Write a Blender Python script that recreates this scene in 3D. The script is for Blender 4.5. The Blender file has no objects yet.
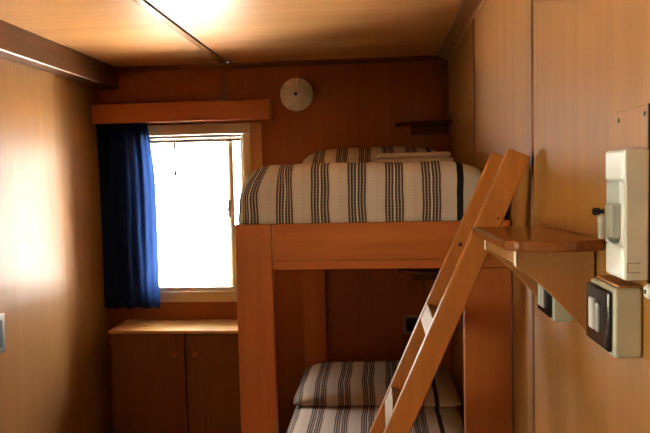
import bpy, bmesh, math, random
from mathutils import Vector, Matrix, noise

random.seed(7)
scene = bpy.context.scene
COL = scene.collection

# ------------------------------------------------------------------ camera
F_PX = 667.0
_dy = Vector((54 / F_PX, 40.5 / F_PX, -1.0)).normalized()      # room depth axis seen from the camera
_up = Vector((-0.018, 1.0, 0.0)); _up = (_up - _up.dot(_dy) * _dy).normalized()
_dx = _dy.cross(_up)
cam_data = bpy.data.cameras.new('camera')
cam_data.sensor_width = 36.0
cam_data.lens = F_PX / 650 * 36.0
cam_data.clip_start = 0.02
cam = bpy.data.objects.new('camera', cam_data); COL.objects.link(cam)
cam.matrix_world = Matrix.Translation((0, 0, 1.6)) @ Matrix((_dx, _dy, _up)).to_4x4()
scene.camera = cam

# ------------------------------------------------------------------ light
world = bpy.data.worlds.new('daylight'); scene.world = world
world.use_nodes = True
wn = world.node_tree
bg = wn.nodes['Background']
bg.inputs['Color'].default_value = (0.97, 1.0, 0.98, 1)
bg.inputs['Strength'].default_value = 11.0

def portal(name, loc, rot, sx, sy):
    l = bpy.data.lights.new(name, 'AREA'); l.shape = 'RECTANGLE'; l.size = sx; l.size_y = sy
    l.cycles.is_portal = True
    o = bpy.data.objects.new(name, l); COL.objects.link(o); o.location = loc; o.rotation_euler = rot
    return o
portal('window_portal', (-1.165, 4.24, 1.39), (math.radians(-90), 0, 0), 0.67, 1.0)
portal('side_window_portal', (-1.80, 0.35, 1.45), (0, math.radians(-90), 0), 1.1, 1.1)
sun_d = bpy.data.lights.new('sun', 'SUN'); sun_d.energy = 105.0; sun_d.angle = math.radians(0.6); sun_d.color = (1.0, 0.98, 0.94)
sun = bpy.data.objects.new('sun', sun_d); COL.objects.link(sun); sun.rotation_euler = (0, math.radians(32), 0)   # shines along the window wall

scene.view_settings.view_transform = 'Standard'
scene.view_settings.look = 'None'
scene.view_settings.gamma = 1.0
scene.view_settings.use_curve_mapping = False
scene.view_settings.exposure = 1.8
scene.cycles.use_denoising = True
scene.cycles.max_bounces = 10
scene.cycles.diffuse_bounces = 6

# ------------------------------------------------------------------ helpers
def thing(name, label, cat, loc, group=None, kind=None):
    o = bpy.data.objects.new(name, None); COL.objects.link(o)
    o.empty_display_size = 0.05
    o.location = loc; o['label'] = label
    if cat: o['category'] = cat
    if group: o['group'] = group
    if kind: o['kind'] = kind
    return o

def root_of(o):
    while o.parent: o = o.parent
    return o

def obj(name, bm, mat, parent=None, smooth=False, label=None):
    """link a bmesh given in room coordinates as one mesh object"""
    bmesh.ops.recalc_face_normals(bm, faces=bm.faces)
    if parent is not None:
        bmesh.ops.translate(bm, vec=-Vector(root_of(parent).location), verts=bm.verts)
    me = bpy.data.meshes.new(name); bm.to_mesh(me); bm.free()
    me.materials.append(mat)
    if smooth:
        for p in me.polygons: p.use_smooth = True
    o = bpy.data.objects.new(name, me); COL.objects.link(o)
    if parent is not None: o.parent = parent
    if label: o['label'] = label
    return o

def tag(o, label, cat=None, group=None, kind=None):
    o['label'] = label
    if cat: o['category'] = cat
    if group: o['group'] = group
    if kind: o['kind'] = kind
    return o

def box(x0, x1, y0, y1, z0, z1, bev=0.0, seg=2, bm=None):
    t = bmesh.new()
    bmesh.ops.create_cube(t, size=1)
    bmesh.ops.scale(t, vec=(x1 - x0, y1 - y0, z1 - z0), verts=t.verts)
    bmesh.ops.translate(t, vec=((x0 + x1) / 2, (y0 + y1) / 2, (z0 + z1) / 2), verts=t.verts)
    if bev > 0:
        bmesh.ops.bevel(t, geom=t.edges[:], offset=bev, segments=seg, profile=0.5, affect='EDGES')
    return merge(bm, t)

def merge(bm, t):
    if bm is None: return t
    me = bpy.data.meshes.new('tmp'); t.to_mesh(me); t.free(); bm.from_mesh(me); bpy.data.meshes.remove(me)
    return bm

def prism(pts, axis, a0, a1, bev=0.0, seg=2, bm=None):
    """polygon extruded along an axis; pts are the two other coordinates in xyz order"""
    t = bmesh.new()
    def mk(p, a):
        return {'x': (a, p[0], p[1]), 'y': (p[0], a, p[1]), 'z': (p[0], p[1], a)}[axis]
    v0 = [t.verts.new(mk(p, a0)) for p in pts]; v1 = [t.verts.new(mk(p, a1)) for p in pts]
    t.faces.new(v0); t.faces.new(v1[::-1])
    n = len(pts)
    for i in range(n): t.faces.new((v0[i], v1[i], v1[(i + 1) % n], v0[(i + 1) % n]))
    bmesh.ops.recalc_face_normals(t, faces=t.faces)
    if bev > 0:
        bmesh.ops.bevel(t, geom=[e for e in t.edges if e.calc_face_angle(0) > 0.5], offset=bev, segments=seg, profile=0.5, affect='EDGES')
    return merge(bm, t)

def lathe(prof, centre, axis, n=32, bm=None):
    """prof: list of (radius, height) turned about an axis through centre"""
    t = bmesh.new(); rings = []
    for r, h in prof:
        ring = []
        for k in range(n):
            a = 2 * math.pi * k / n
            c, s = r * math.cos(a), r * math.sin(a)
            v = {'x': (h, c, s), 'y': (c, h, s), 'z': (c, s, h)}[axis]
            ring.append(t.verts.new(Vector(centre) + Vector(v)))
        rings.append(ring)
    for i in range(len(rings) - 1):
        for k in range(n):
            t.faces.new((rings[i][k], rings[i][(k + 1) % n], rings[i + 1][(k + 1) % n], rings[i + 1][k]))
    for ring in (rings[0], rings[-1]):
        t.faces.new(ring)
    bmesh.ops.remove_doubles(t, verts=t.verts, dist=1e-5)
    return merge(bm, t)

def soft_box(x0, x1, y0, y1, z0, z1, r, nx=28, ny=30, nz=8, shape=None, flat_base=False):
    """rounded cloth-covered block with stripe uv (u = distance across the cloth, v = along it)"""
    bm = bmesh.new(); uvl = bm.loops.layers.uv.new('stripe')
    cache = {}
    lo = Vector((x0, y0, z0)); hi = Vector((x1, y1, z1)); N = (nx, ny, nz)
    def vert(i, j, k):
        key = (i, j, k)
        if key in cache: return cache[key]
        p = Vector((x0 + (x1 - x0) * i / nx, y0 + (y1 - y0) * j / ny, z0 + (z1 - z0) * k / nz))
        q = Vector([min(max(p[a], lo[a] + r), hi[a] - r) for a in range(3)])
        if flat_base: q.z = min(p.z, hi.z - r)
        d = p - q
        if d.length > 1e-9:
            # cube -> sphere corner
            m = max(abs(d.x), abs(d.y), abs(d.z)); d = d.normalized() * m
        p = q + d
        v = bm.verts.new(shape(p) if shape else p)
        cache[key] = v
        return v
    def u_of(p, side):
        if side: return (x0 + r - (r + hi.z - r - p[2])) if p[0] < (x0 + x1) / 2 else (x1 - r + (r + hi.z - r - p[2]))
        return p[0]
    def face(idx, side, nrm):
        vs = [vert(*i) for i in idx]
        f = bm.faces.new(vs)
        for l, i in zip(f.loops, idx):
            p = (x0 + (x1 - x0) * i[0] / nx, y0 + (y1 - y0) * i[1] / ny, z0 + (z1 - z0) * i[2] / nz)
            v = p[1] if nrm == 'z' or side else p[2] + y0 - z1
            l[uvl].uv = (u_of(p, side), v)
        f.smooth = True
    for i in range(nx):
        for j in range(ny):
            face([(i, j, nz), (i + 1, j, nz), (i + 1, j + 1, nz), (i, j + 1, nz)], False, 'z')
            face([(i, j, 0), (i, j + 1, 0), (i + 1, j + 1, 0), (i + 1, j, 0)], False, 'z')
        for k in range(nz):
            face([(i, 0, k), (i + 1, 0, k), (i + 1, 0, k + 1), (i, 0, k + 1)], False, 'y')
            face([(i, ny, k), (i, ny, k + 1), (i + 1, ny, k + 1), (i + 1, ny, k)], False, 'y')
    for j in range(ny):
        for k in range(nz):
            face([(0, j, k), (0, j, k + 1), (0, j + 1, k + 1), (0, j + 1, k)], True, 'x')
            face([(nx, j, k), (nx, j + 1, k), (nx, j + 1, k + 1), (nx, j, k + 1)], True, 'x')
    return bm

# ------------------------------------------------------------------ materials
def new_mat(name):
    m = bpy.data.materials.new(name); m.use_nodes = True
    nt = m.node_tree
    return m, nt, nt.nodes['Principled BSDF']

def wood(name, dark, light, axis='z', rough=0.35, scale=1.0, coat=0.0, spec=0.35):
    m, nt, b = new_mat(name)
    tc = nt.nodes.new('ShaderNodeTexCoord'); mp = nt.nodes.new('ShaderNodeMapping')
    st = {'x': (0.5, 14, 14), 'y': (14, 0.5, 14), 'z': (14, 14, 0.5)}[axis]
    mp.inputs['Scale'].default_value = [s * scale for s in st]
    nt.links.new(tc.outputs['Object'], mp.inputs['Vector'])
    n1 = nt.nodes.new('ShaderNodeTexNoise'); n1.inputs['Scale'].default_value = 1.0
    n1.inputs['Detail'].default_value = 6; n1.inputs['Roughness'].default_value = 0.6; n1.inputs['Distortion'].default_value = 0.4
    nt.links.new(mp.outputs[0], n1.inputs['Vector'])
    mp2 = nt.nodes.new('ShaderNodeMapping'); mp2.inputs['Scale'].default_value = [s * scale * 9 for s in st]
    nt.links.new(tc.outputs['Object'], mp2.inputs['Vector'])
    n2 = nt.nodes.new('ShaderNodeTexNoise'); n2.inputs['Scale'].default_value = 1.0; n2.inputs['Detail'].default_value = 3
    nt.links.new(mp2.outputs[0], n2.inputs['Vector'])
    mix = nt.nodes.new('ShaderNodeMix'); mix.data_type = 'FLOAT'; mix.inputs[0].default_value = 0.35
    nt.links.new(n1.outputs['Fac'], mix.inputs[2]); nt.links.new(n2.outputs['Fac'], mix.inputs[3])
    cr = nt.nodes.new('ShaderNodeValToRGB')
    cr.color_ramp.elements[0].position = 0.33; cr.color_ramp.elements[0].color = (*dark, 1)
    cr.color_ramp.elements[1].position = 0.68; cr.color_ramp.elements[1].color = (*light, 1)
    nt.links.new(mix.outputs[0], cr.inputs[0]); nt.links.new(cr.outputs[0], b.inputs['Base Color'])
    b.inputs['Roughness'].default_value = rough
    b.inputs['Specular IOR Level'].default_value = spec
    b.inputs['Coat Weight'].default_value = coat; b.inputs['Coat Roughness'].default_value = rough * 0.7
    bp = nt.nodes.new('ShaderNodeBump'); bp.inputs['Strength'].default_value = 0.06; bp.inputs['Distance'].default_value = 0.002
    nt.links.new(n2.outputs['Fac'], bp.inputs['Height']); nt.links.new(bp.outputs[0], b.inputs['Normal'])
    return m

def plain(name, col, rough=0.5, metal=0.0, spec=0.5, coat=0.0, bump=0.0):
    m, nt, b = new_mat(name)
    tc = nt.nodes.new('ShaderNodeTexCoord')
    n = nt.nodes.new('ShaderNodeTexNoise'); n.inputs['Scale'].default_value = 40; n.inputs['Detail'].default_value = 3
    nt.links.new(tc.outputs['Object'], n.inputs['Vector'])
    cr = nt.nodes.new('ShaderNodeValToRGB')
    cr.color_ramp.elements[0].color = (*[c * 0.94 for c in col], 1); cr.color_ramp.elements[1].color = (*[min(1, c * 1.05) for c in col], 1)
    nt.links.new(n.outputs['Fac'], cr.inputs[0]); nt.links.new(cr.outputs[0], b.inputs['Base Color'])
    b.inputs['Roughness'].default_value = rough; b.inputs['Metallic'].default_value = metal
    b.inputs['Specular IOR Level'].default_value = spec; b.inputs['Coat Weight'].default_value = coat
    if bump:
        bp = nt.nodes.new('ShaderNodeBump'); bp.inputs['Strength'].default_value = bump; bp.inputs['Distance'].default_value = 0.002
        nt.links.new(n.outputs['Fac'], bp.inputs['Height']); nt.links.new(bp.outputs[0], b.inputs['Normal'])
    return m

WALL_D, WALL_L = (0.275, 0.115, 0.025), (0.38, 0.17, 0.042)
M = {}
M['wall'] = wood('wall_veneer', WALL_D, WALL_L, 'z', 0.45, spec=0.2)
M['wall_back'] = wood('back_wall_veneer', (0.26, 0.072, 0.017), (0.34, 0.106, 0.026), 'z', 0.42, spec=0.25)
M['ceiling'] = wood('ceiling_veneer', (0.52, 0.24, 0.08), (0.64, 0.32, 0.114), 'x', 0.36, 0.6, spec=0.08)
M['seam_light'] = wood('ceiling_strip_wood', (0.42, 0.20, 0.07), (0.53, 0.27, 0.10), 'y', 0.2, 0.6, spec=0.5)
M['door'] = wood('door_veneer', (0.27, 0.125, 0.042), (0.36, 0.175, 0.062), 'z', 0.36, spec=0.12)
M['beam'] = wood('beam_wood', (0.10, 0.037, 0.012), (0.16, 0.06, 0.02), 'y', 0.42, spec=0.25)
M['trim'] = wood('trim_wood', (0.13, 0.045, 0.014), (0.20, 0.075, 0.024), 'x', 0.4)
M['trim_y'] = wood('trim_wood_long', (0.22, 0.085, 0.026), (0.31, 0.125, 0.04), 'y', 0.35)
M['bead'] = wood('pale_bead_wood', (0.55, 0.30, 0.12), (0.66, 0.38, 0.16), 'y', 0.3)
M['batten'] = wood('batten_wood', (0.17, 0.065, 0.021), (0.25, 0.10, 0.033), 'z', 0.4)
M['seam'] = wood('ceiling_seam_wood', (0.10, 0.035, 0.012), (0.16, 0.06, 0.02), 'y', 0.4)
M['bed_z'] = wood('bed_wood_upright', (0.34, 0.095, 0.020), (0.46, 0.142, 0.033), 'z', 0.36)
M['bed_x'] = wood('bed_wood_across', (0.34, 0.095, 0.020), (0.46, 0.142, 0.033), 'x', 0.36)
M['bed_y'] = wood('bed_wood_long', (0.34, 0.095, 0.020), (0.46, 0.142, 0.033), 'y', 0.36)
M['valance'] = wood('valance_wood', (0.34, 0.10, 0.024), (0.45, 0.148, 0.038), 'x', 0.38, spec=0.25)
M['ladder'] = wood('ladder_wood', (0.37, 0.125, 0.025), (0.49, 0.18, 0.041), 'z', 0.36, spec=0.25)
M['rung'] = wood('rung_wood', (0.32, 0.185, 0.068), (0.40, 0.24, 0.092), 'y', 0.55, spec=0.2)
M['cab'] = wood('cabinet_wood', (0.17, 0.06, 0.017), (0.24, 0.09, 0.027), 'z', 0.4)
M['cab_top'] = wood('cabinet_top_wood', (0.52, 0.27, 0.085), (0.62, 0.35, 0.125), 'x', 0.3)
M['shelf'] = wood('shelf_wood', (0.21, 0.06, 0.015), (0.30, 0.098, 0.026), 'y', 0.22, coat=0.35)
M['bracket'] = wood('bracket_wood', (0.30, 0.125, 0.036), (0.42, 0.19, 0.06), 'z', 0.38)
M['corner_shelf'] = wood('corner_shelf_wood', (0.09, 0.027, 0.008), (0.14, 0.045, 0.014), 'x', 0.2, coat=0.6)
M['floor'] = wood('floor_wood', (0.16, 0.075, 0.03), (0.25, 0.12, 0.05), 'y', 0.4)
M['casing'] = wood('casing_wood', (0.42, 0.20, 0.075), (0.54, 0.28, 0.11), 'z', 0.4)
M['frame'] = plain('window_frame_beige', (0.62, 0.49, 0.29), 0.4)
M['alu'] = plain('brushed_aluminium', (0.72, 0.70, 0.66), 0.3, 1.0)
M['steel'] = plain('dull_steel', (0.35, 0.33, 0.30), 0.35, 1.0)
M['white'] = plain('white_plastic', (0.76, 0.78, 0.78), 0.28)
M['cream'] = plain('cream_plastic', (0.50, 0.48, 0.36), 0.4)
M['black'] = plain('black_plastic', (0.012, 0.011, 0.011), 0.12)
M['grey'] = plain('grey_plastic', (0.30, 0.29, 0.26), 0.35)
M['switch'] = plain('light_grey_plastic', (0.45, 0.44, 0.40), 0.3)
M['offwhite'] = plain('off_white_plastic', (0.64, 0.65, 0.58), 0.35)
M['darkgap'] = plain('dark_edging', (0.02, 0.012, 0.008), 0.6)
M['pale_end'] = plain('pale_end_tone', (0.70, 0.62, 0.50), 0.4)
M['grass'] = plain('pale_gravel_ground', (0.53, 0.53, 0.48), 0.9, bump=0.3)
M['plaster'] = plain('outer_wall_paint', (0.5, 0.45, 0.36), 0.8)

m, nt, b = new_mat('window_glass')
nt.nodes.remove(b)
tr = nt.nodes.new('ShaderNodeBsdfTransparent'); gl = nt.nodes.new('ShaderNodeBsdfGlossy'); gl.inputs['Roughness'].default_value = 0.02
fr = nt.nodes.new('ShaderNodeFresnel'); fr.inputs['IOR'].default_value = 1.25
mx = nt.nodes.new('ShaderNodeMixShader')
nt.links.new(fr.outputs[0], mx.inputs[0]); nt.links.new(tr.outputs[0], mx.inputs[1]); nt.links.new(gl.outputs[0], mx.inputs[2])
nt.links.new(mx.outputs[0], nt.nodes['Material Output'].inputs['Surface'])
M['glass'] = m
m, nt, b = new_mat('daylight_dimmer_tint')
nt.nodes.remove(b)
tr = nt.nodes.new('ShaderNodeBsdfTransparent'); tr.inputs[0].default_value = (0.36, 0.345, 0.27, 1)  # tinted see-through sheet, added only to dim and warm the side daylight
nt.links.new(tr.outputs[0], nt.nodes['Material Output'].inputs['Surface'])
M['screen'] = m

m, nt, b = new_mat('ribbed_lamp_glass')
b.inputs['Base Color'].default_value = (0.85, 0.82, 0.74, 1); b.inputs['Roughness'].default_value = 0.12
b.inputs['Transmission Weight'].default_value = 0.1; b.inputs['Coat Weight'].default_value = 0.6
M['lampglass'] = m

m, nt, b = new_mat('clear_plastic')
b.inputs['Base Color'].default_value = (0.62, 0.62, 0.54, 1); b.inputs['Roughness'].default_value = 0.12
b.inputs['Transmission Weight'].default_value = 0.35
M['clear'] = m

# navy curtain cloth lets part of the daylight through
m, nt, b = new_mat('navy_curtain_cloth')
nt.nodes.remove(b)
tc = nt.nodes.new('ShaderNodeTexCoord'); mp = nt.nodes.new('ShaderNodeMapping'); mp.inputs['Scale'].default_value = (300, 300, 60)
nt.links.new(tc.outputs['Object'], mp.inputs[0])
n = nt.nodes.new('ShaderNodeTexNoise'); n.inputs['Scale'].default_value = 1; nt.links.new(mp.outputs[0], n.inputs['Vector'])
cr = nt.nodes.new('ShaderNodeValToRGB')
cr.color_ramp.elements[0].color = (0.006, 0.012, 0.05, 1); cr.color_ramp.elements[1].color = (0.011, 0.021, 0.08, 1)
nt.links.new(n.outputs['Fac'], cr.inputs[0])
df = nt.nodes.new('ShaderNodeBsdfDiffuse'); nt.links.new(cr.outputs[0], df.inputs[0])
tl = nt.nodes.new('ShaderNodeBsdfTranslucent'); tl.inputs[0].default_value = (0.0055, 0.0125, 0.042, 1)
ad = nt.nodes.new('ShaderNodeAddShader'); nt.links.new(df.outputs[0], ad.inputs[0]); nt.links.new(tl.outputs[0], ad.inputs[1])
nt.links.new(ad.outputs[0], nt.nodes['Material Output'].inputs['Surface'])
M['curtain'] = m

def striped(name, tint, band=(0.252, 0.274)):
    """cream woven cloth with groups of fine dark brown stripes and one solid border band"""
    m, nt, b = new_mat(name)
    L = nt.links.new
    uv = nt.nodes.new('ShaderNodeUVMap'); uv.uv_map = 'stripe'
    sp = nt.nodes.new('ShaderNodeSeparateXYZ'); L(uv.outputs[0], sp.inputs[0])
    def math_(op, a, bb):
        k = nt.nodes.new('ShaderNodeMath'); k.operation = op
        for i, s in enumerate((a, bb)):
            if isinstance(s, (int, float)): k.inputs[i].default_value = s
            else: L(s, k.inputs[i])
        return k.outputs[0]
    nz = nt.nodes.new('ShaderNodeTexNoise'); nz.inputs['Scale'].default_value = 6; L(uv.outputs[0], nz.inputs['Vector'])
    wob = math_('MULTIPLY', math_('SUBTRACT', nz.outputs['Fac'], 0.5), 0.012)
    u = math_('ADD', sp.outputs[0], wob)
    fr = math_('FRACT', math_('ADD', math_('MULTIPLY', math_('ADD', u, 10.2), 1 / 0.122), 0.295), 0)
    cream = (0.50, 0.42, 0.35); pink = (0.38, 0.28, 0.22); dk = (0.032, 0.020, 0.018); rust = (0.40, 0.20, 0.12)
    stops = [(0.0, cream), (0.008, rust), (0.022, cream), (0.05, dk), (0.100, pink), (0.132, dk), (0.188, pink), (0.216, dk), (0.272, cream),
             (0.318, dk), (0.372, pink), (0.402, dk), (0.458, pink), (0.490, dk), (0.540, cream), (0.568, rust), (0.582, cream)]
    cr = nt.nodes.new('ShaderNodeValToRGB'); cr.color_ramp.interpolation = 'CONSTANT'
    el = cr.color_ramp.elements
    el[0].position, el[0].color = 0, (*cream, 1); el[1].position, el[1].color = 0.79, (*pink, 1)
    el[1].color = (0.47, 0.38, 0.31, 1)
    for p, c in stops[1:]:
        e = el.new(p); e.color = (*c, 1)
    L(fr, cr.inputs[0])
    # weave: the dark threads break into dashes along the cloth
    dash = math_('GREATER_THAN', math_('FRACT', math_('MULTIPLY', math_('ADD', sp.outputs[1], 10), 95.0), 0), 0.68)
    mixd = nt.nodes.new('ShaderNodeMix'); mixd.data_type = 'RGBA'; mixd.inputs[7].default_value = (*pink, 1)
    L(math_('MULTIPLY', dash, 0.3), mixd.inputs[0]); L(cr.outputs[0], mixd.inputs[6])
    bandm = math_('MULTIPLY', math_('GREATER_THAN', u, band[0]), math_('LESS_THAN', u, band[1]))
    mixb = nt.nodes.new('ShaderNodeMix'); mixb.data_type = 'RGBA'; mixb.inputs[7].default_value = (0.02, 0.014, 0.013, 1)
    mixp = nt.nodes.new('ShaderNodeMix'); mixp.data_type = 'RGBA'; mixp.inputs[7].default_value = (*cream, 1)
    L(math_('GREATER_THAN', u, band[0] - 0.03), mixp.inputs[0]); L(mixd.outputs[2], mixp.inputs[6])
    L(bandm, mixb.inputs[0]); L(mixp.outputs[2], mixb.inputs[6])
    tn = nt.nodes.new('ShaderNodeMix'); tn.data_type = 'RGBA'; tn.blend_type = 'MULTIPLY'; tn.inputs[0].default_value = 1.0
    tn.inputs[7].default_value = (*tint, 1); L(mixb.outputs[2], tn.inputs[6])
    L(tn.outputs[2], b.inputs['Base Color'])
    b.inputs['Roughness'].default_value = 0.9; b.inputs['Specular IOR Level'].default_value = 0.15
    n2 = nt.nodes.new('ShaderNodeTexNoise'); n2.inputs['Scale'].default_value = 350; L(uv.outputs[0], n2.inputs['Vector'])
    bp = nt.nodes.new('ShaderNodeBump'); bp.inputs['Strength'].default_value = 0.25; bp.inputs['Distance'].default_value = 0.002
    L(n2.outputs['Fac'], bp.inputs['Height']); L(bp.outputs[0], b.inputs['Normal'])
    return m
M['spread'] = striped('striped_bedspread_cloth', (1, 1, 1))
M['sheet'] = plain('cream_blanket_cloth', (0.49, 0.41, 0.335), 0.9, spec=0.1, bump=0.3)
M['ticking'] = plain('mattress_ticking', (0.5, 0.45, 0.38), 0.9, spec=0.1)

# ------------------------------------------------------------------ room shell
XL, XR, Y0, YB, ZC = -1.77, 0.43, -1.2, 4.15, 2.32
T = 0.06

def structure(name, bm, mat, label):
    return tag(obj(name, bm, mat), label, kind='structure')

fl = structure('floor', box(XL - T, XR + T, Y0 - T, YB + T, -0.08, -0.012), M['darkgap'], 'brown plank floor of the cabin bedroom')
px = XL
k = 0
plank_me = None
while px < XR - 0.01:
    w = min(0.183333, XR - px)
    for (ya, yb_) in ((Y0, 1.475), (1.475, YB)):
        if plank_me is None:
            p0 = obj('plank', box(-0.0907, 0.0907, -1.3360, 1.3360, -0.012, 0.0, 0.0015, 1), M['floor'], None); plank_me = p0.data
            p = p0
        else:
            p = bpy.data.objects.new('plank', plank_me); COL.objects.link(p)
        p.parent = fl; p.location = (px + w / 2, (ya + yb_) / 2, 0)
    px += 0.183333

# ceiling: two veneered panels meeting at a dark seam strip
ce = structure('ceiling', box(XL - T, XR + T, Y0 - T, YB + T, ZC + 0.006, ZC + 0.08), M['seam'], 'glossy wooden veneer ceiling in two panels')
obj('panel', box(XL, -0.962, Y0, YB, ZC, ZC + 0.006, 0.0015, 1), M['ceiling'], ce)
obj('panel', box(-0.912, XR, Y0, YB, ZC, ZC + 0.006, 0.0015, 1), M['ceiling'], ce)
obj('seam_strip', box(-0.961, -0.924, Y0, YB, ZC - 0.006, ZC + 0.005, 0.003, 2), M['seam_light'], ce)

# back wall with window opening
WX0, WX1, WZ0, WZ1 = -1.50, -0.825, 0.895, 1.92
bm = box(XL - T, WX0, YB, YB + T, -0.012, ZC); box(WX1, XR + T, YB, YB + T, -0.012, ZC, bm=bm)
box(WX0, WX1, YB, YB + T, -0.012, WZ0, bm=bm); box(WX0, WX1, YB, YB + T, WZ1, ZC, bm=bm)
wb = structure('wall_back', bm, M['wall_back'], 'reddish wooden back wall with the window')
obj('batten', box(-0.975, -0.935, YB - 0.008, YB, 2.09, 2.292, 0.002, 1), M['batten'], wb)
obj('batten', box(0.385, 0.43, YB - 0.01, YB, 1.95, 2.29, 0.002, 1), M['batten'], wb)

# right wall: veneered panels with dark joint battens
wr = structure('wall_right', box(XR + 0.008, XR + T, Y0 - T, YB + T, -0.012, ZC), M['batten'], 'light wooden panelled wall on the right')
ys = [YB, 3.05, 1.925, 0.75, -0.4, Y0]
for a, c in zip(ys[1:], ys[:-1]):
    obj('panel', box(XR, XR + 0.008, a + 0.021, c - 0.021, 0, ZC, 0.0015, 1), M['wall'], wr)
for y in ys[1:-1]:
    obj('batten', box(XR - 0.005, XR + 0.008, y - 0.019, y + 0.019, 0, ZC - 0.038, 0.003, 1), M['batten'], wr)

# left wall with a second window near the viewer and the sliding door in front of it
VY0, VY1, VZ0, VZ1 = -0.20, 0.90, 0.90, 2.0
bm = box(XL - T, XL, Y0 - T, VY0, -0.012, ZC); box(XL - T, XL, VY1, YB + T, -0.012, ZC, bm=bm)
box(XL - T, XL, VY0, VY1, -0.012, VZ0, bm=bm); box(XL - T, XL, VY0, VY1, VZ1, ZC, bm=bm)
wl = structure('wall_left', bm, M['wall'], 'wooden wall on the left behind the sliding door')
d1 = thing('door_1', 'large pale wooden sliding door with metal pull on the left', None, (XL, 3.0, 0), kind='structure')
leaf = obj('door_leaf', box(XL + 0.001, XL + 0.026, 2.55, 3.54, 0.004, 2.205, 0.003, 2), M['door'], d1)
hp = obj('pull_plate', box(XL + 0.026, XL + 0.030, 2.80, 2.925, 0.83, 1.005, 0.0015, 2), M['steel'], d1, label='dull metal recessed door pull')
obj('pull_recess', box(XL + 0.0295, XL + 0.0315, 2.82, 2.905, 0.855, 0.98, 0.0008, 1), M['darkgap'], hp)

# front wall behind the camera
structure('wall_front', box(XL - T, XR + T, Y0 - T, Y0, -0.012, ZC), M['wall'], 'wooden wall behind the viewer')
w2 = thing('window_2', 'second window in the left wall beside the viewer', None, (XL, 0.35, VZ0), kind='structure')
bm = box(XL - 0.05, XL - 0.01, VY0, VY0 + 0.04, VZ0, VZ1); box(XL - 0.05, XL - 0.01, VY1 - 0.04, VY1, VZ0, VZ1, bm=bm)
box(XL - 0.05, XL - 0.01, VY0 + 0.04, VY1 - 0.04, VZ0, VZ0 + 0.04, bm=bm); box(XL - 0.05, XL - 0.01, VY0 + 0.04, VY1 - 0.04, VZ1 - 0.04, VZ1, bm=bm)
obj('window_frame', bm, M['frame'], w2)
obj('pane', box(XL - 0.042, XL - 0.038, VY0 + 0.04, VY1 - 0.04, VZ0 + 0.04, VZ1 - 0.04), M['glass'], w2)
bm = bmesh.new(); bm.faces.new([bm.verts.new(p) for p in ((XL - 0.014, VY0 + 0.04, VZ0 + 0.04), (XL - 0.014, VY1 - 0.04, VZ0 + 0.04), (XL - 0.014, VY1 - 0.04, VZ1 - 0.04), (XL - 0.014, VY0 + 0.04, VZ1 - 0.04))])
obj('dimming_screen', bm, M['screen'], w2)  # unseen added sheet that weakens the light from this window

# beam over the sliding door, cornices
t1 = thing('trim_1', 'dark wooden track beam above the sliding door', None, (-1.7, 2.0, 2.19), kind='structure')
obj('beam', box(XL, -1.632, Y0, YB - 0.002, 2.19, ZC, 0.004, 2), M['beam'], t1)
obj('track_strip', box(-1.640, -1.6325, Y0, 3.85, 2.1865, 2.190, 0.001, 1), M['alu'], t1, label='thin bright aluminium strip')
bm = prism([(YB, ZC), (YB, ZC - 0.032), (YB - 0.012, ZC - 0.032), (YB - 0.032, ZC - 0.012), (YB - 0.032, ZC)], 'x', -1.631, XR)
structure('trim_2', bm, M['trim'], 'dark wooden cornice along the top of the back wall')
bm = prism([(XR, ZC), (XR, ZC - 0.03), (XR - 0.018, ZC - 0.03), (XR - 0.062, ZC - 0.012), (XR - 0.068, ZC)], 'y', Y0, YB - 0.033, 0.002, 1)
t3 = structure('trim_3', bm, M['trim_y'], 'wooden cornice along the top of the right wall')
obj('bead', box(XR - 0.0735, XR - 0.0685, Y0, YB - 0.033, ZC - 0.006, ZC - 0.0002, 0.0015, 1), M['bead'], t3)
obj('bead', box(XR - 0.006, XR - 0.0002, Y0, YB - 0.033, ZC - 0.0365, ZC - 0.0305, 0.0015, 1), M['bead'], t3)

# ------------------------------------------------------------------ window 1
w1 = thing('window_1', 'sliding window in the back wall with bright daylight outside', None, (-1.165, YB, WZ0), kind='structure')
bm = box(-1.555, -1.50, YB - 0.016, YB, WZ0 - 0.06, 1.95, 0.003); box(-0.80, -0.725, YB - 0.016, YB, WZ0 - 0.06, 1.95, 0.003, bm=bm)
obj('casing', bm, M['casing'], w1)
obj('sill_casing', box(-1.5, -0.8, YB - 0.018, YB, WZ0 - 0.07, WZ0 - 0.002, 0.003), M['frame'], w1)
obj('head_casing', box(-1.5, -0.8, YB - 0.018, YB, 1.885, 1.95, 0.003), M['frame'], w1)
bm = box(-0.845, -0.80, YB - 0.02, YB + 0.055, WZ0, 1.885, 0.003); box(-1.50, -1.475, YB - 0.02, YB + 0.055, WZ0, 1.885, 0.003, bm=bm)
box(-1.475, -0.845, YB, YB + 0.055, WZ0 - 0.002, WZ0 + 0.012, 0.003, bm=bm); box(-1.475, -0.845, YB, YB + 0.055, 1.865, 1.885, 0.003, bm=bm)
obj('window_frame', bm, M['frame'], w1)
def sash(x0, x1, y):
    bm = box(x0, x0 + 0.026, y, y + 0.02, WZ0 + 0.012, 1.865, 0.003); box(x1 - 0.026, x1, y, y + 0.02, WZ0 + 0.012, 1.865, 0.003, bm=bm)
    box(x0 + 0.026, x1 - 0.026, y, y + 0.02, WZ0 + 0.012, WZ0 + 0.022, 0.002, bm=bm); box(x0 + 0.026, x1 - 0.026, y, y + 0.02, 1.85, 1.865, 0.002, bm=bm)
    s = obj('sash', bm, M['frame'], w1)
    obj('pane', box(x0 + 0.026, x1 - 0.026, y + 0.008, y + 0.012, WZ0 + 0.022, 1.85), M['glass'], s)
    return s
s1 = sash(-1.474, -0.915, YB + 0.006)
sash(-0.96, -0.846, YB + 0.030)
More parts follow.
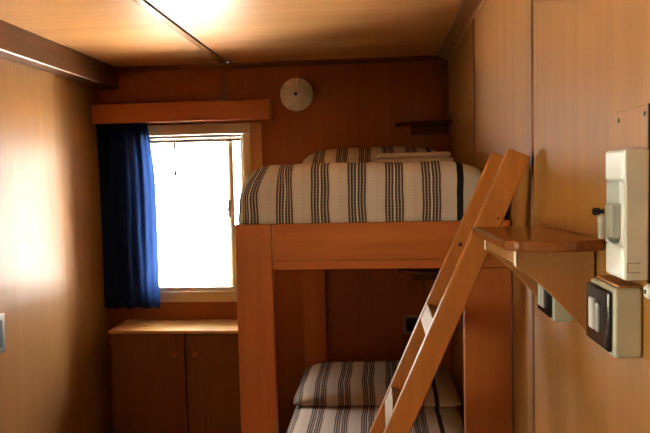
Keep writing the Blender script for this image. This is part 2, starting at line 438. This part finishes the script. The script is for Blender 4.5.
bm = box(-0.953, -0.937, YB - 0.006, YB + 0.006, 1.36, 1.47, 0.003); box(-0.957, -0.945, YB - 0.02, YB - 0.006, 1.40, 1.425, 0.003, bm=bm)
obj('latch', bm, M['steel'], s1, label='small dark metal window latch')

# roller blind cassette with its pull cord
rb = thing('roller_blind', 'rolled-up blind rail with hanging cord at the top of the window', 'blind', (-1.16, YB - 0.03, 1.84))
obj('cassette', box(-1.498, -0.85, YB - 0.034, YB - 0.019, 1.862, 1.882, 0.004), M['alu'], rb)
obj('bottom_bar', box(-1.49, -0.86, YB - 0.032, YB - 0.020, 1.836, 1.852, 0.004), M['steel'], rb)
obj('cord_clip', box(-1.283, -1.265, YB - 0.042, YB - 0.030, 1.80, 1.862, 0.003), M['white'], rb)
cd = obj('cord', lathe([(0.0013, 1.665), (0.0013, 1.80)], (-1.274, YB - 0.036, 0), 'z', 6), M['white'], rb)
obj('cord_pull', lathe([(0.001, 1.682), (0.005, 1.674), (0.009, 1.640), (0.008, 1.630), (0.001, 1.627)], (-1.274, YB - 0.036, 0), 'z', 12), M['black'], cd)

# valance box over the curtain
va = thing('curtain_valance', 'reddish wooden pelmet box above the curtain and window', 'valance', (-1.2, 4.0, 1.96))
obj('front_board', box(-1.752, -0.645, 3.995, 4.015, 1.958, 2.076, 0.003), M['valance'], va)
obj('end_board', box(-0.665, -0.645, 4.0155, YB - 0.001, 1.958, 2.076, 0.003), M['valance'], va)
obj('top_board', box(-1.752, -0.666, 4.0155, YB - 0.001, 2.058, 2.076, 0.002), M['valance'], va)

# curtain
bm = bmesh.new()
NU, NV = 110, 26
grid = []
for j in range(NV + 1):
    t = j / NV; z = 1.965 - t * (1.965 - 0.80)
    row = []
    xr = -1.430 + 0.040 * math.sin(min(1, t * 2.6) * math.pi / 2) - 0.010 * max(0, t - 0.6)
    for i in range(NU + 1):
        s = i / NU
        x = -1.762 + (xr + 1.762) * (s + 0.012 * math.sin(s * 19 + 1))
        amp = (0.005 + 0.014 * (1 - 0.5 * t)) * (1 - 0.55 * s)
        y = 4.07 + amp * math.sin(s * 38 + 3 * s * s + 1.2 * math.sin(t * 2.4)) + 0.008 * math.sin(s * 17 + t * 2.0) + 0.004 * noise.noise((s * 8, t * 5, 0))
        row.append(bm.verts.new((x, y, z + 0.004 * math.sin(s * 23) * t)))
    grid.append(row)
for j in range(NV):
    for i in range(NU):
        bm.faces.new((grid[j][i], grid[j][i + 1], grid[j + 1][i + 1], grid[j + 1][i]))
cu = thing('curtain', 'navy blue gathered curtain drawn to the left of the window', 'curtain', (-1.6, 4.07, 0.80))
cp = obj('curtain_panel', bm, M['curtain'], cu, smooth=True)
hd = bmesh.new()
hd = lathe([(0.006, -1.765), (0.006, -0.668)], (0, 4.07, 1.972), 'x', 12)
obj('curtain_rail', hd, M['alu'], cu)

# ------------------------------------------------------------------ wall lamp
lm = thing('wall_lamp', 'round ribbed glass lamp with dark centre on the back wall', 'lamp', (-0.498, YB, 2.113))
obj('lamp_base', lathe([(0.092, -0.002), (0.092, -0.02), (0.085, -0.024)], (-0.498, YB, 2.113), 'y', 40), M['grey'], lm)
bm = bmesh.new(); rings = []
n = 120
for (r, h) in ((0.101, -0.020), (0.103, -0.028), (0.097, -0.038), (0.078, -0.048), (0.05, -0.056), (0.025, -0.060), (0.010, -0.062)):
    ring = []
    for kk in range(n):
        a = 2 * math.pi * kk / n
        rip = math.cos(a * 30)
        rr = r * (1 + 0.012 * rip * (r > 0.09)); hh = h - 0.0035 * rip * min(1, r / 0.06)
        ring.append(bm.verts.new((-0.498 + rr * math.cos(a), YB + hh, 2.113 + rr * math.sin(a))))
    rings.append(ring)
for i in range(len(rings) - 1):
    for kk in range(n):
        bm.faces.new((rings[i][kk], rings[i][(kk + 1) % n], rings[i + 1][(kk + 1) % n], rings[i + 1][kk]))
bm.faces.new(rings[0]); bm.faces.new(rings[-1])
obj('glass_shade', bm, M['lampglass'], lm, smooth=False)
obj('centre_knob', lathe([(0.010, -0.060), (0.010, -0.068), (0.005, -0.072)], (-0.498, YB, 2.113), 'y', 16), M['black'], lm, label='small dark centre knob')

# ------------------------------------------------------------------ cabinet
CX0, CX1, CYF, CYB, CZ = -1.64, -0.73, 3.845, 4.149, 0.71
cb = thing('low_cabinet', 'low two-door wooden cabinet with pale top under the window', 'cabinet', ((CX0 + CX1) / 2, 4.0, 0))
bm = box(CX0 + 0.012, CX0 + 0.030, CYF + 0.02, CYB, 0.001, CZ - 0.021); box(CX1 - 0.030, CX1 - 0.012, CYF + 0.02, CYB, 0.001, CZ - 0.021, bm=bm)
box(CX0 + 0.030, CX1 - 0.030, CYB - 0.012, CYB, 0.001, CZ - 0.021, bm=bm); box(CX0 + 0.030, CX1 - 0.030, CYF + 0.03, CYB - 0.012, 0.05, 0.068, bm=bm)
box(CX0 + 0.030, CX1 - 0.030, CYF + 0.04, CYF + 0.058, 0.001, 0.05, bm=bm)
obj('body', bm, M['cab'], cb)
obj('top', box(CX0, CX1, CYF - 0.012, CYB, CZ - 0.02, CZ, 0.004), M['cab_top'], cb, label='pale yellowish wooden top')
for (a, c, kx) in ((CX0 + 0.012, -1.178, -1.232), (-1.166, CX1 - 0.012, -1.108)):
    d = obj('door', box(a, c, CYF, CYF + 0.019, 0.06, CZ - 0.026, 0.002), M['cab'], cb)
    obj('knob', lathe([(0.006, CYF), (0.006, CYF - 0.010), (0.015, CYF - 0.014), (0.017, CYF - 0.020), (0.012, CYF - 0.026), (0.001, CYF - 0.028)], (kx, 0, 0.57), 'y', 20), M['bed_z'], d, smooth=True)

# ------------------------------------------------------------------ bunk bed
bb = thing('bunk_bed', 'wooden bunk bed with broad flat posts along the right wall', 'bunk bed', (-0.03, 3.15, 0))
BL, BR, BF, BH = -0.486, 0.424, 2.20, 4.135
obj('post', box(BL, -0.362, BF, BF + 0.04, 0.001, 1.448, 0.004), M['bed_z'], bb)
obj('post', box(0.272, BR, BF, BF + 0.04, 0.001, 1.292, 0.004), M['bed_z'], bb)
obj('post', box(BL, -0.345, BH - 0.035, BH, 0.001, 1.448, 0.004), M['bed_z'], bb)
obj('post', box(0.272, BR, BH - 0.035, BH, 0.001, 1.448, 0.004), M['bed_z'], bb)
obj('foot_rail', box(-0.3615, BR, BF + 0.002, BF + 0.034, 1.322, 1.448, 0.004), M['bed_x'], bb)
obj('foot_rail_batten', box(-0.3615, BR, BF + 0.006, BF + 0.034, 1.2925, 1.3215, 0.002), M['bed_x'], bb)
for za, zb in ((1.322, 1.448), (0.16, 0.29)):
    obj('side_rail', box(BL, BL + 0.028, BF + 0.041, BH - 0.036, za, zb, 0.004), M['bed_y'], bb)
    obj('side_rail', box(BR - 0.028, BR, BF + 0.041, BH - 0.036, za, zb, 0.004), M['bed_y'], bb)
    obj('head_rail', box(-0.344, 0.271, BH - 0.032, BH - 0.004, za, zb, 0.004), M['bed_x'], bb)
obj('foot_rail', box(-0.3615, 0.2715, BF + 0.002, BF + 0.034, 0.16, 0.29, 0.004), M['bed_x'], bb)
slat = None
for z in (1.448, 0.29):
    for i in range(11):
        y = BF + 0.12 + i * 0.168
        if slat is None:
            slat = obj('slat', box(BL + 0.0285, BR - 0.0285, y, y + 0.09, z - 0.02, z, 0.003, 1), M['bed_x'], bb); y00, z00 = y, z
        else:
            s = bpy.data.objects.new('slat', slat.data); COL.objects.link(s); s.parent = bb
            s.location = (0, y - y00, z - z00)

def sag_upper(p):
    e = min(p.x + 0.478, 0.372 - p.x, p.y - 2.2)
    top = max(0, (p.z - 1.46) / 0.18)
    dz = 0.003 * (noise.noise((p.x * 5, p.y * 4, 1)) - 1) * top - 0.010 * top * math.exp(-max(0, e) / 0.07)
    rd = max(0, p.x - 0.20) / 0.17
    dz -= 0.045 * rd * rd * top
    bul = 0.010 * noise.noise((p.x * 7, p.z * 9, p.y * 3))
    lx = 0.05 * top ** 2 * max(0, 1 - (p.x + 0.478) / 0.16) if p.x < -0.31 else 0
    return Vector((p.x + (bul if p.x < -0.3 else -bul * 0.3) + lx, p.y + (bul * 0.6 if p.y < 2.4 else 0), p.z + dz))
um = thing('mattress', 'upper bunk mattress wrapped in a cream bedspread with dark brown stripes', 'mattress', (-0.05, 3.15, 1.45), group='bunk mattresses')
obj('bedspread', soft_box(-0.486, 0.372, 2.206, 4.09, 1.449, 1.653, 0.055, 40, 60, 10, sag_upper, True), M['spread'], um, smooth=True)

def pillow_shape(x0, x1, y0, y1, z0, h, seed):
    def fn(p):
        u = (p.x - x0) / (x1 - x0) * 2 - 1; v = (p.y - y0) / (y1 - y0) * 2 - 1
        a = max(0, 1 - abs(u) ** 5) ** 0.7 * max(0, 1 - abs(v) ** 2.6) ** 0.6
        t = (p.z - z0) / h
        z = z0 + h * (0.10 + 0.90 * a) * t
        return Vector((p.x + 0.008 * noise.noise((p.y * 6, p.z * 9, seed)), p.y + 0.012 * noise.noise((p.x * 5, p.z * 8, seed)), z + 0.006 * t * noise.noise((p.x * 7, p.y * 7, seed))))
    return fn
up = thing('pillow', 'striped pillow lying at the head of the upper bunk', 'pillow', (0, 3.8, 1.65), group='bunk pillows')
obj('pillow_case', soft_box(-0.43, 0.38, 3.50, 4.06, 1.654, 1.760, 0.045, 34, 26, 8, pillow_shape(-0.43, 0.38, 3.50, 4.06, 1.654, 0.100, 3)), M['spread'], up, smooth=True)
fb = thing('folded_blanket', 'plain cream folded blanket in front of the upper pillow', 'blanket', (0.15, 3.3, 1.65))
for i in range(2):
    obj('fold', soft_box(-0.02 + 0.008 * i, 0.335 - 0.01 * i, 3.02, 3.42 - 0.02 * i, 1.653 + 0.025 * i, 1.678 + 0.025 * i, 0.012, 16, 16, 4), M['sheet'], fb, smooth=True)

def sag_lower(p):
    top = max(0, (p.z - 0.30) / 0.16)
    rd = max(0, p.x - 0.22) / 0.16; ld = max(0, -0.40 - p.x) / 0.08
    dz = 0.003 * (noise.noise((p.x * 5, p.y * 4, 9)) - 1) * top - top * 0.03 * (rd * rd + ld * ld)
    return Vector((p.x, p.y, p.z + dz))
lmt = thing('mattress', 'lower bunk mattress under a striped bedspread, behind the ladder', 'mattress', (-0.05, 3.15, 0.292), group='bunk mattresses')
obj('bedspread', soft_box(-0.456, 0.384, 2.245, 4.09, 0.2915, 0.455, 0.05, 40, 60, 10, sag_lower, True), M['spread'], lmt, smooth=True)
lp = thing('pillow', 'striped pillow at the head of the lower bunk', 'pillow', (0, 3.6, 0.455), group='bunk pillows')
obj('pillow_case', soft_box(-0.458, 0.385, 3.26, 3.92, 0.4555, 0.5505, 0.04, 34, 26, 8, pillow_shape(-0.458, 0.385, 3.26, 3.92, 0.4555, 0.095, 5)), M['spread'], lp, smooth=True)

# ------------------------------------------------------------------ ladder leaning to the right wall
ld = thing('bunk_ladder', 'wooden bunk ladder leaning across the bed foot against the right wall', 'ladder', (-0.33, 2.03, 0))
ux, uz = 0.404, 0.915                       # direction up the ladder
def on(s, w):                               # s up the slope from the top-left corner, w across the stringer
    return (0.358 + ux * s + uz * w, 1.669 + uz * s - ux * w)
W_ST = 0.066
def stringer(y0, y1):
    s0 = -1.669 / uz
    pts = [on(0, 0), on(0, W_ST), (on(0, W_ST)[0] - (on(0, W_ST)[1] - 0.001) * ux / uz, 0.001), (on(0, 0)[0] - (on(0, 0)[1] - 0.001) * ux / uz, 0.001)]
    return prism(pts, 'y', y0, y1, 0.004, 2)
st_n = obj('stringer', stringer(1.88, 1.908), M['ladder'], ld)
st_f = obj('stringer', stringer(2.152, 2.180), M['ladder'], ld)
first = None
for i in range(4):
    s = -0.527 - 0.297 * i
    a, b_, c, d_ = on(s, 0.003), on(s, 0.045), on(s - 0.056, 0.045), on(s - 0.056, 0.003)
    if first is None:
        first = obj('rung', prism([a, b_, c, d_], 'y', 1.9085, 2.1515, 0.002, 1), M['rung'], ld)
    else:
        r_ = bpy.data.objects.new('rung', first.data); COL.objects.link(r_); r_.parent = ld
        r_.location = (-ux * 0.297 * i, 0, -uz * 0.297 * i)
for (y, st, sp_, w_, r_b) in ((1.88, st_n, -0.19, 0.05, 0.003), (2.152, st_f, -0.31, 0.024, 0.006)):
    p = on(sp_, w_)
    obj('bolt', lathe([(r_b, y + 0.002), (r_b, y - 0.002), (r_b * 0.7, y - 0.003)], (p[0], 0, p[1]), 'y', 14), M['darkgap'], st)

# ------------------------------------------------------------------ corner shelves at the bed head
def corner_shelf(z, label, yb=0.011):
    t = thing('corner_shelf', label, 'shelf', (XR, YB, z), group='corner shelves')
    pts = [(XR - 0.002, YB - yb)]
    for i in range(15):
        a = math.pi / 2 * i / 14
        pts.append((XR - 0.002 - 0.325 * math.cos(a), YB - yb - 0.20 * math.sin(a)))
    obj('board', prism(pts, 'z', z, z + 0.022, 0.006, 3), M['corner_shelf'], t)
    obj('cleat', box(0.20, 0.425, YB - yb - 0.019, YB - yb, z - 0.05, z - 0.0005, 0.003), M['corner_shelf'], t)
corner_shelf(1.895, 'small dark quarter-round shelf above the upper bunk')
corner_shelf(1.01, 'small dark quarter-round shelf inside the lower bunk', 0.052)

# ------------------------------------------------------------------ socket on the back wall of the lower bunk
sk = thing('wall_socket', 'grey-framed black wall socket above the lower bunk pillow', 'socket', (0.19, YB, 0.67))
fo = [(0.138, 0.612), (0.242, 0.612), (0.242, 0.728), (0.138, 0.728)]
obj('frame', box(0.138, 0.242, YB - 0.009, YB - 0.0005, 0.612, 0.728, 0.004), M['switch'], sk)
ins = obj('insert', box(0.152, 0.228, YB - 0.012, YB - 0.0085, 0.628, 0.712, 0.003), M['black'], sk)
for dx in (-0.01, 0.01):
    obj('pin_hole', lathe([(0.003, YB - 0.0118), (0.003, YB - 0.0124)], (0.19 + dx, 0, 0.67), 'y', 10), M['darkgap'], ins)

# ------------------------------------------------------------------ bracket shelf on the right wall
SX0, SY0, SY1, SZ = 0.242, 1.30, 1.79, 1.470
sh = thing('wall_shelf', 'varnished wooden shelf on curved brackets on the right wall', 'shelf', (XR, SY0, SZ - 0.02))
pts = [(XR - 0.001, SY0 + 0.002)]
for i in range(9):                                   # gently bowed near end
    t = i / 8; pts.append((XR - 0.001 - (XR - 0.031 - SX0) * (0.05 + 0.95 * t), SY0 - 0.030 * math.sin(math.pi * min(1, 0.10 + 0.86 * t))))
for i in range(1, 6):                                # rounded near front corner
    a = math.pi / 2 * i / 6
    pts.append((SX0 + 0.03 * (1 - math.sin(a)), SY0 - 0.004 + 0.045 * (1 - math.cos(a))))
pts += [(SX0, SY0 + 0.06), (SX0, SY1 - 0.01), (SX0 + 0.01, SY1), (XR - 0.001, SY1)]
obj('board', prism(pts, 'z', SZ - 0.021, SZ, 0.006, 3), M['shelf'], sh)
def bracket(y, h):
    z1 = SZ - 0.0215
    pts = [(XR - 0.004, z1), (0.272, z1), (0.272, z1 - 0.038)]
    for i in range(1, 13):
        t = i / 12
        x = 0.272 + (0.150) * t
        pts.append((x, z1 - 0.038 - (h - 0.038) * (t ** 1.25)))
    pts.append((XR - 0.004, z1 - h))
    bk = obj('bracket', prism(pts, 'y', y, y + 0.018, 0.0015, 1), M['bracket'], sh)
    obj('edge_strip', box(0.2705, 0.2735, y - 0.0012, y + 0.019, z1 - 0.036, z1 - 0.004, 0.0008, 1), M['pale_end'], bk, label='pale bracket end')  # small pale strip on the front end of the bracket
    return bk
bracket(1.362, 0.185); bracket(1.745, 0.185)
obj('apron', box(0.2745, 0.2885, 1.381, 1.7445, SZ - 0.056, SZ - 0.0215, 0.002), M['bracket'], sh)
obj('cleat', box(0.412, XR - 0.0005, 1.381, 1.396, SZ - 0.20, SZ - 0.0215, 0.002), M['bracket'], sh)
sh.rotation_euler.x = math.radians(-1.2)

# ------------------------------------------------------------------ surface sockets on the right wall
def socket_box(name, y0, y1, z0, z1, x, label, near):
    t = thing(name, label, 'socket', (XR, (y0 + y1) / 2, z0), group='boxed wall sockets')
    bd = obj('box_body', box(x, XR - 0.0005, y0, y1, z0, z1 - 0.002, 0.006, 3), M['cream'], t)
    obj('brown_cap', box(x + 0.008, XR - 0.0005, y0 + 0.004, y1 - 0.004, z1 - 0.0021, z1 + 0.002, 0.0015, 1), M['bracket'], t)  # thin brown cap, darker than the cream body
    fp = obj('face_plate', box(x - 0.009, x + 0.002, y0 + 0.007, y1 - 0.003, z0 + 0.008, z1 - 0.009, 0.006, 3), M['black'], t, label='glossy black face plate')
    yc = (y0 + y1) / 2; zc = (z0 + z1) / 2
    obj('rocker', box(x - 0.014, x - 0.008, yc + 0.004, yc + 0.030, zc - 0.026, zc + 0.030, 0.003), M['switch'], fp)
    obj('rocker', box(x - 0.013, x - 0.008, yc - 0.020, yc - 0.002, zc - 0.026, zc + 0.024, 0.003), M['grey'], fp)
    return t
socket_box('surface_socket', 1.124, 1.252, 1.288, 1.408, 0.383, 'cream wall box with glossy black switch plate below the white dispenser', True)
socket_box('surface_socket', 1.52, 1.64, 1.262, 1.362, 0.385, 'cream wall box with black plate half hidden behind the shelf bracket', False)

# ------------------------------------------------------------------ mounting board and white dispenser
mb = thing('mounting_board', 'wooden mounting board with two screws behind the white dispenser', 'board', (XR, 1.18, 1.40))
obj('board', box(XR - 0.007, XR - 0.0005, 1.0935, 1.238, 1.42, 1.704, 0.0015, 1), M['wall'], mb)
obj('edge_band', box(XR - 0.007, XR - 0.0005, 1.0895, 1.0932, 1.42, 1.704), M['darkgap'], mb, label='dark near edge')
for (y, z) in ((1.222, 1.688), (1.108, 1.690)):
    obj('screw', lathe([(0.0035, XR - 0.0068), (0.0035, XR - 0.009), (0.002, XR - 0.0095)], (0, y, z), 'x', 12), M['steel'], mb)

dp = thing('wall_dispenser', 'white plastic wall dispenser with recessed clear tap', 'dispenser', (XR - 0.01, 1.145, 1.425))
DX, DB = 0.385, XR - 0.0075
def dsec(x0, yn, yr, r):
    pts = [(DB, yn), (x0 + 0.004, yn), (x0, yn + 0.004)]
    for i in range(9):
        a = math.pi / 2 * i / 8
        pts.append((x0 + r * (1 - math.cos(a)), yr - r * (1 - math.sin(a))))
    pts.append((DB, yr))
    return pts
obj('top_housing', prism(dsec(DX, 1.0925, 1.192, 0.022), 'z', 1.582, 1.634, 0.006, 3), M['white'], dp, smooth=False)
obj('drip_cup', prism(dsec(DX, 1.0925, 1.190, 0.022), 'z', 1.424, 1.478, 0.006, 3), M['white'], dp)
obj('back_shell', box(0.408, DB, 1.103, 1.176, 1.4785, 1.5815, 0.001, 1), M['white'], dp)
pts = [(DB, 1.1765), (DX + 0.008, 1.1765)]
for i in range(7):
    a = math.pi / 2 * i / 6
    pts.append((DX + 0.003 + 0.019 * (1 - math.cos(a)), 1.1765 + 0.0145 * math.sin(a)))
pts.append((DB, 1.191))
obj('far_web', prism(pts, 'z', 1.4785, 1.5815), M['white'], dp)
obj('side_web', box(DX, 0.4075, 1.0925, 1.1025, 1.4785, 1.5815, 0.001, 1), M['white'], dp)
# cup lip: a shallow scooped front edge
pts = []
for i in range(13):
    a = math.pi * i / 12
    pts.append((1.139 + 0.036 * math.cos(a), 1.4785 + 0.016 - 0.016 * math.sin(a)))
obj('cup_lip', prism([(1.103, 1.4785)] + pts[::-1] + [(1.176, 1.4785)], 'x', DX + 0.001, DX + 0.004), M['white'], dp)
sc_ = obj('side_cover', box(DX + 0.001, DB, 1.084, 1.092, 1.425, 1.633, 0.003, 2), M['offwhite'], dp, label='flat off-white side cover')
bm = box(0.390, 0.409, 1.0832, 1.0845, 1.4525, 1.4538); box(0.390, 0.409, 1.0832, 1.0845, 1.4375, 1.4388, bm=bm); box(0.3888, 0.3901, 1.0832, 1.0845, 1.4375, 1.4538, bm=bm)
obj('clip_outline', bm, M['grey'], sc_)
tp = obj('clear_tap', box(0.382, 0.404, 1.138, 1.170, 1.487, 1.545, 0.004, 2), M['clear'], dp, label='clear plastic tap block')
obj('tap_knob', lathe([(0.004, 0.381), (0.004, 0.374), (0.0065, 0.373), (0.0065, 0.364), (0.004, 0.362)], (0, 1.170, 1.531), 'x', 16), M['black'], tp, label='small black knob')
obj('spout', lathe([(0.005, 1.485), (0.006, 1.50), (0.0065, 1.522), (0.004, 1.525)], (0.376, 1.168, 0), 'z', 14), M['clear'], tp)

rp = thing('plug_fixture', 'small white round wall fixture at the right edge beside the black switch box', 'fixture', (XR, 1.10, 1.40))
obj('disc', lathe([(0.012, XR - 0.0005), (0.012, XR - 0.008), (0.009, XR - 0.012), (0.003, XR - 0.013)], (0, 1.087, 1.4075), 'x', 24), M['white'], rp, smooth=True)
obj('slot', box(XR - 0.0140, XR - 0.0115, 1.082, 1.089, 1.4045, 1.4105), M['black'], rp)

# ------------------------------------------------------------------ outside
structure('ground', box(-20, 16, -12, 30, -0.7, -0.6), M['grass'], 'pale sunlit ground outside the window')
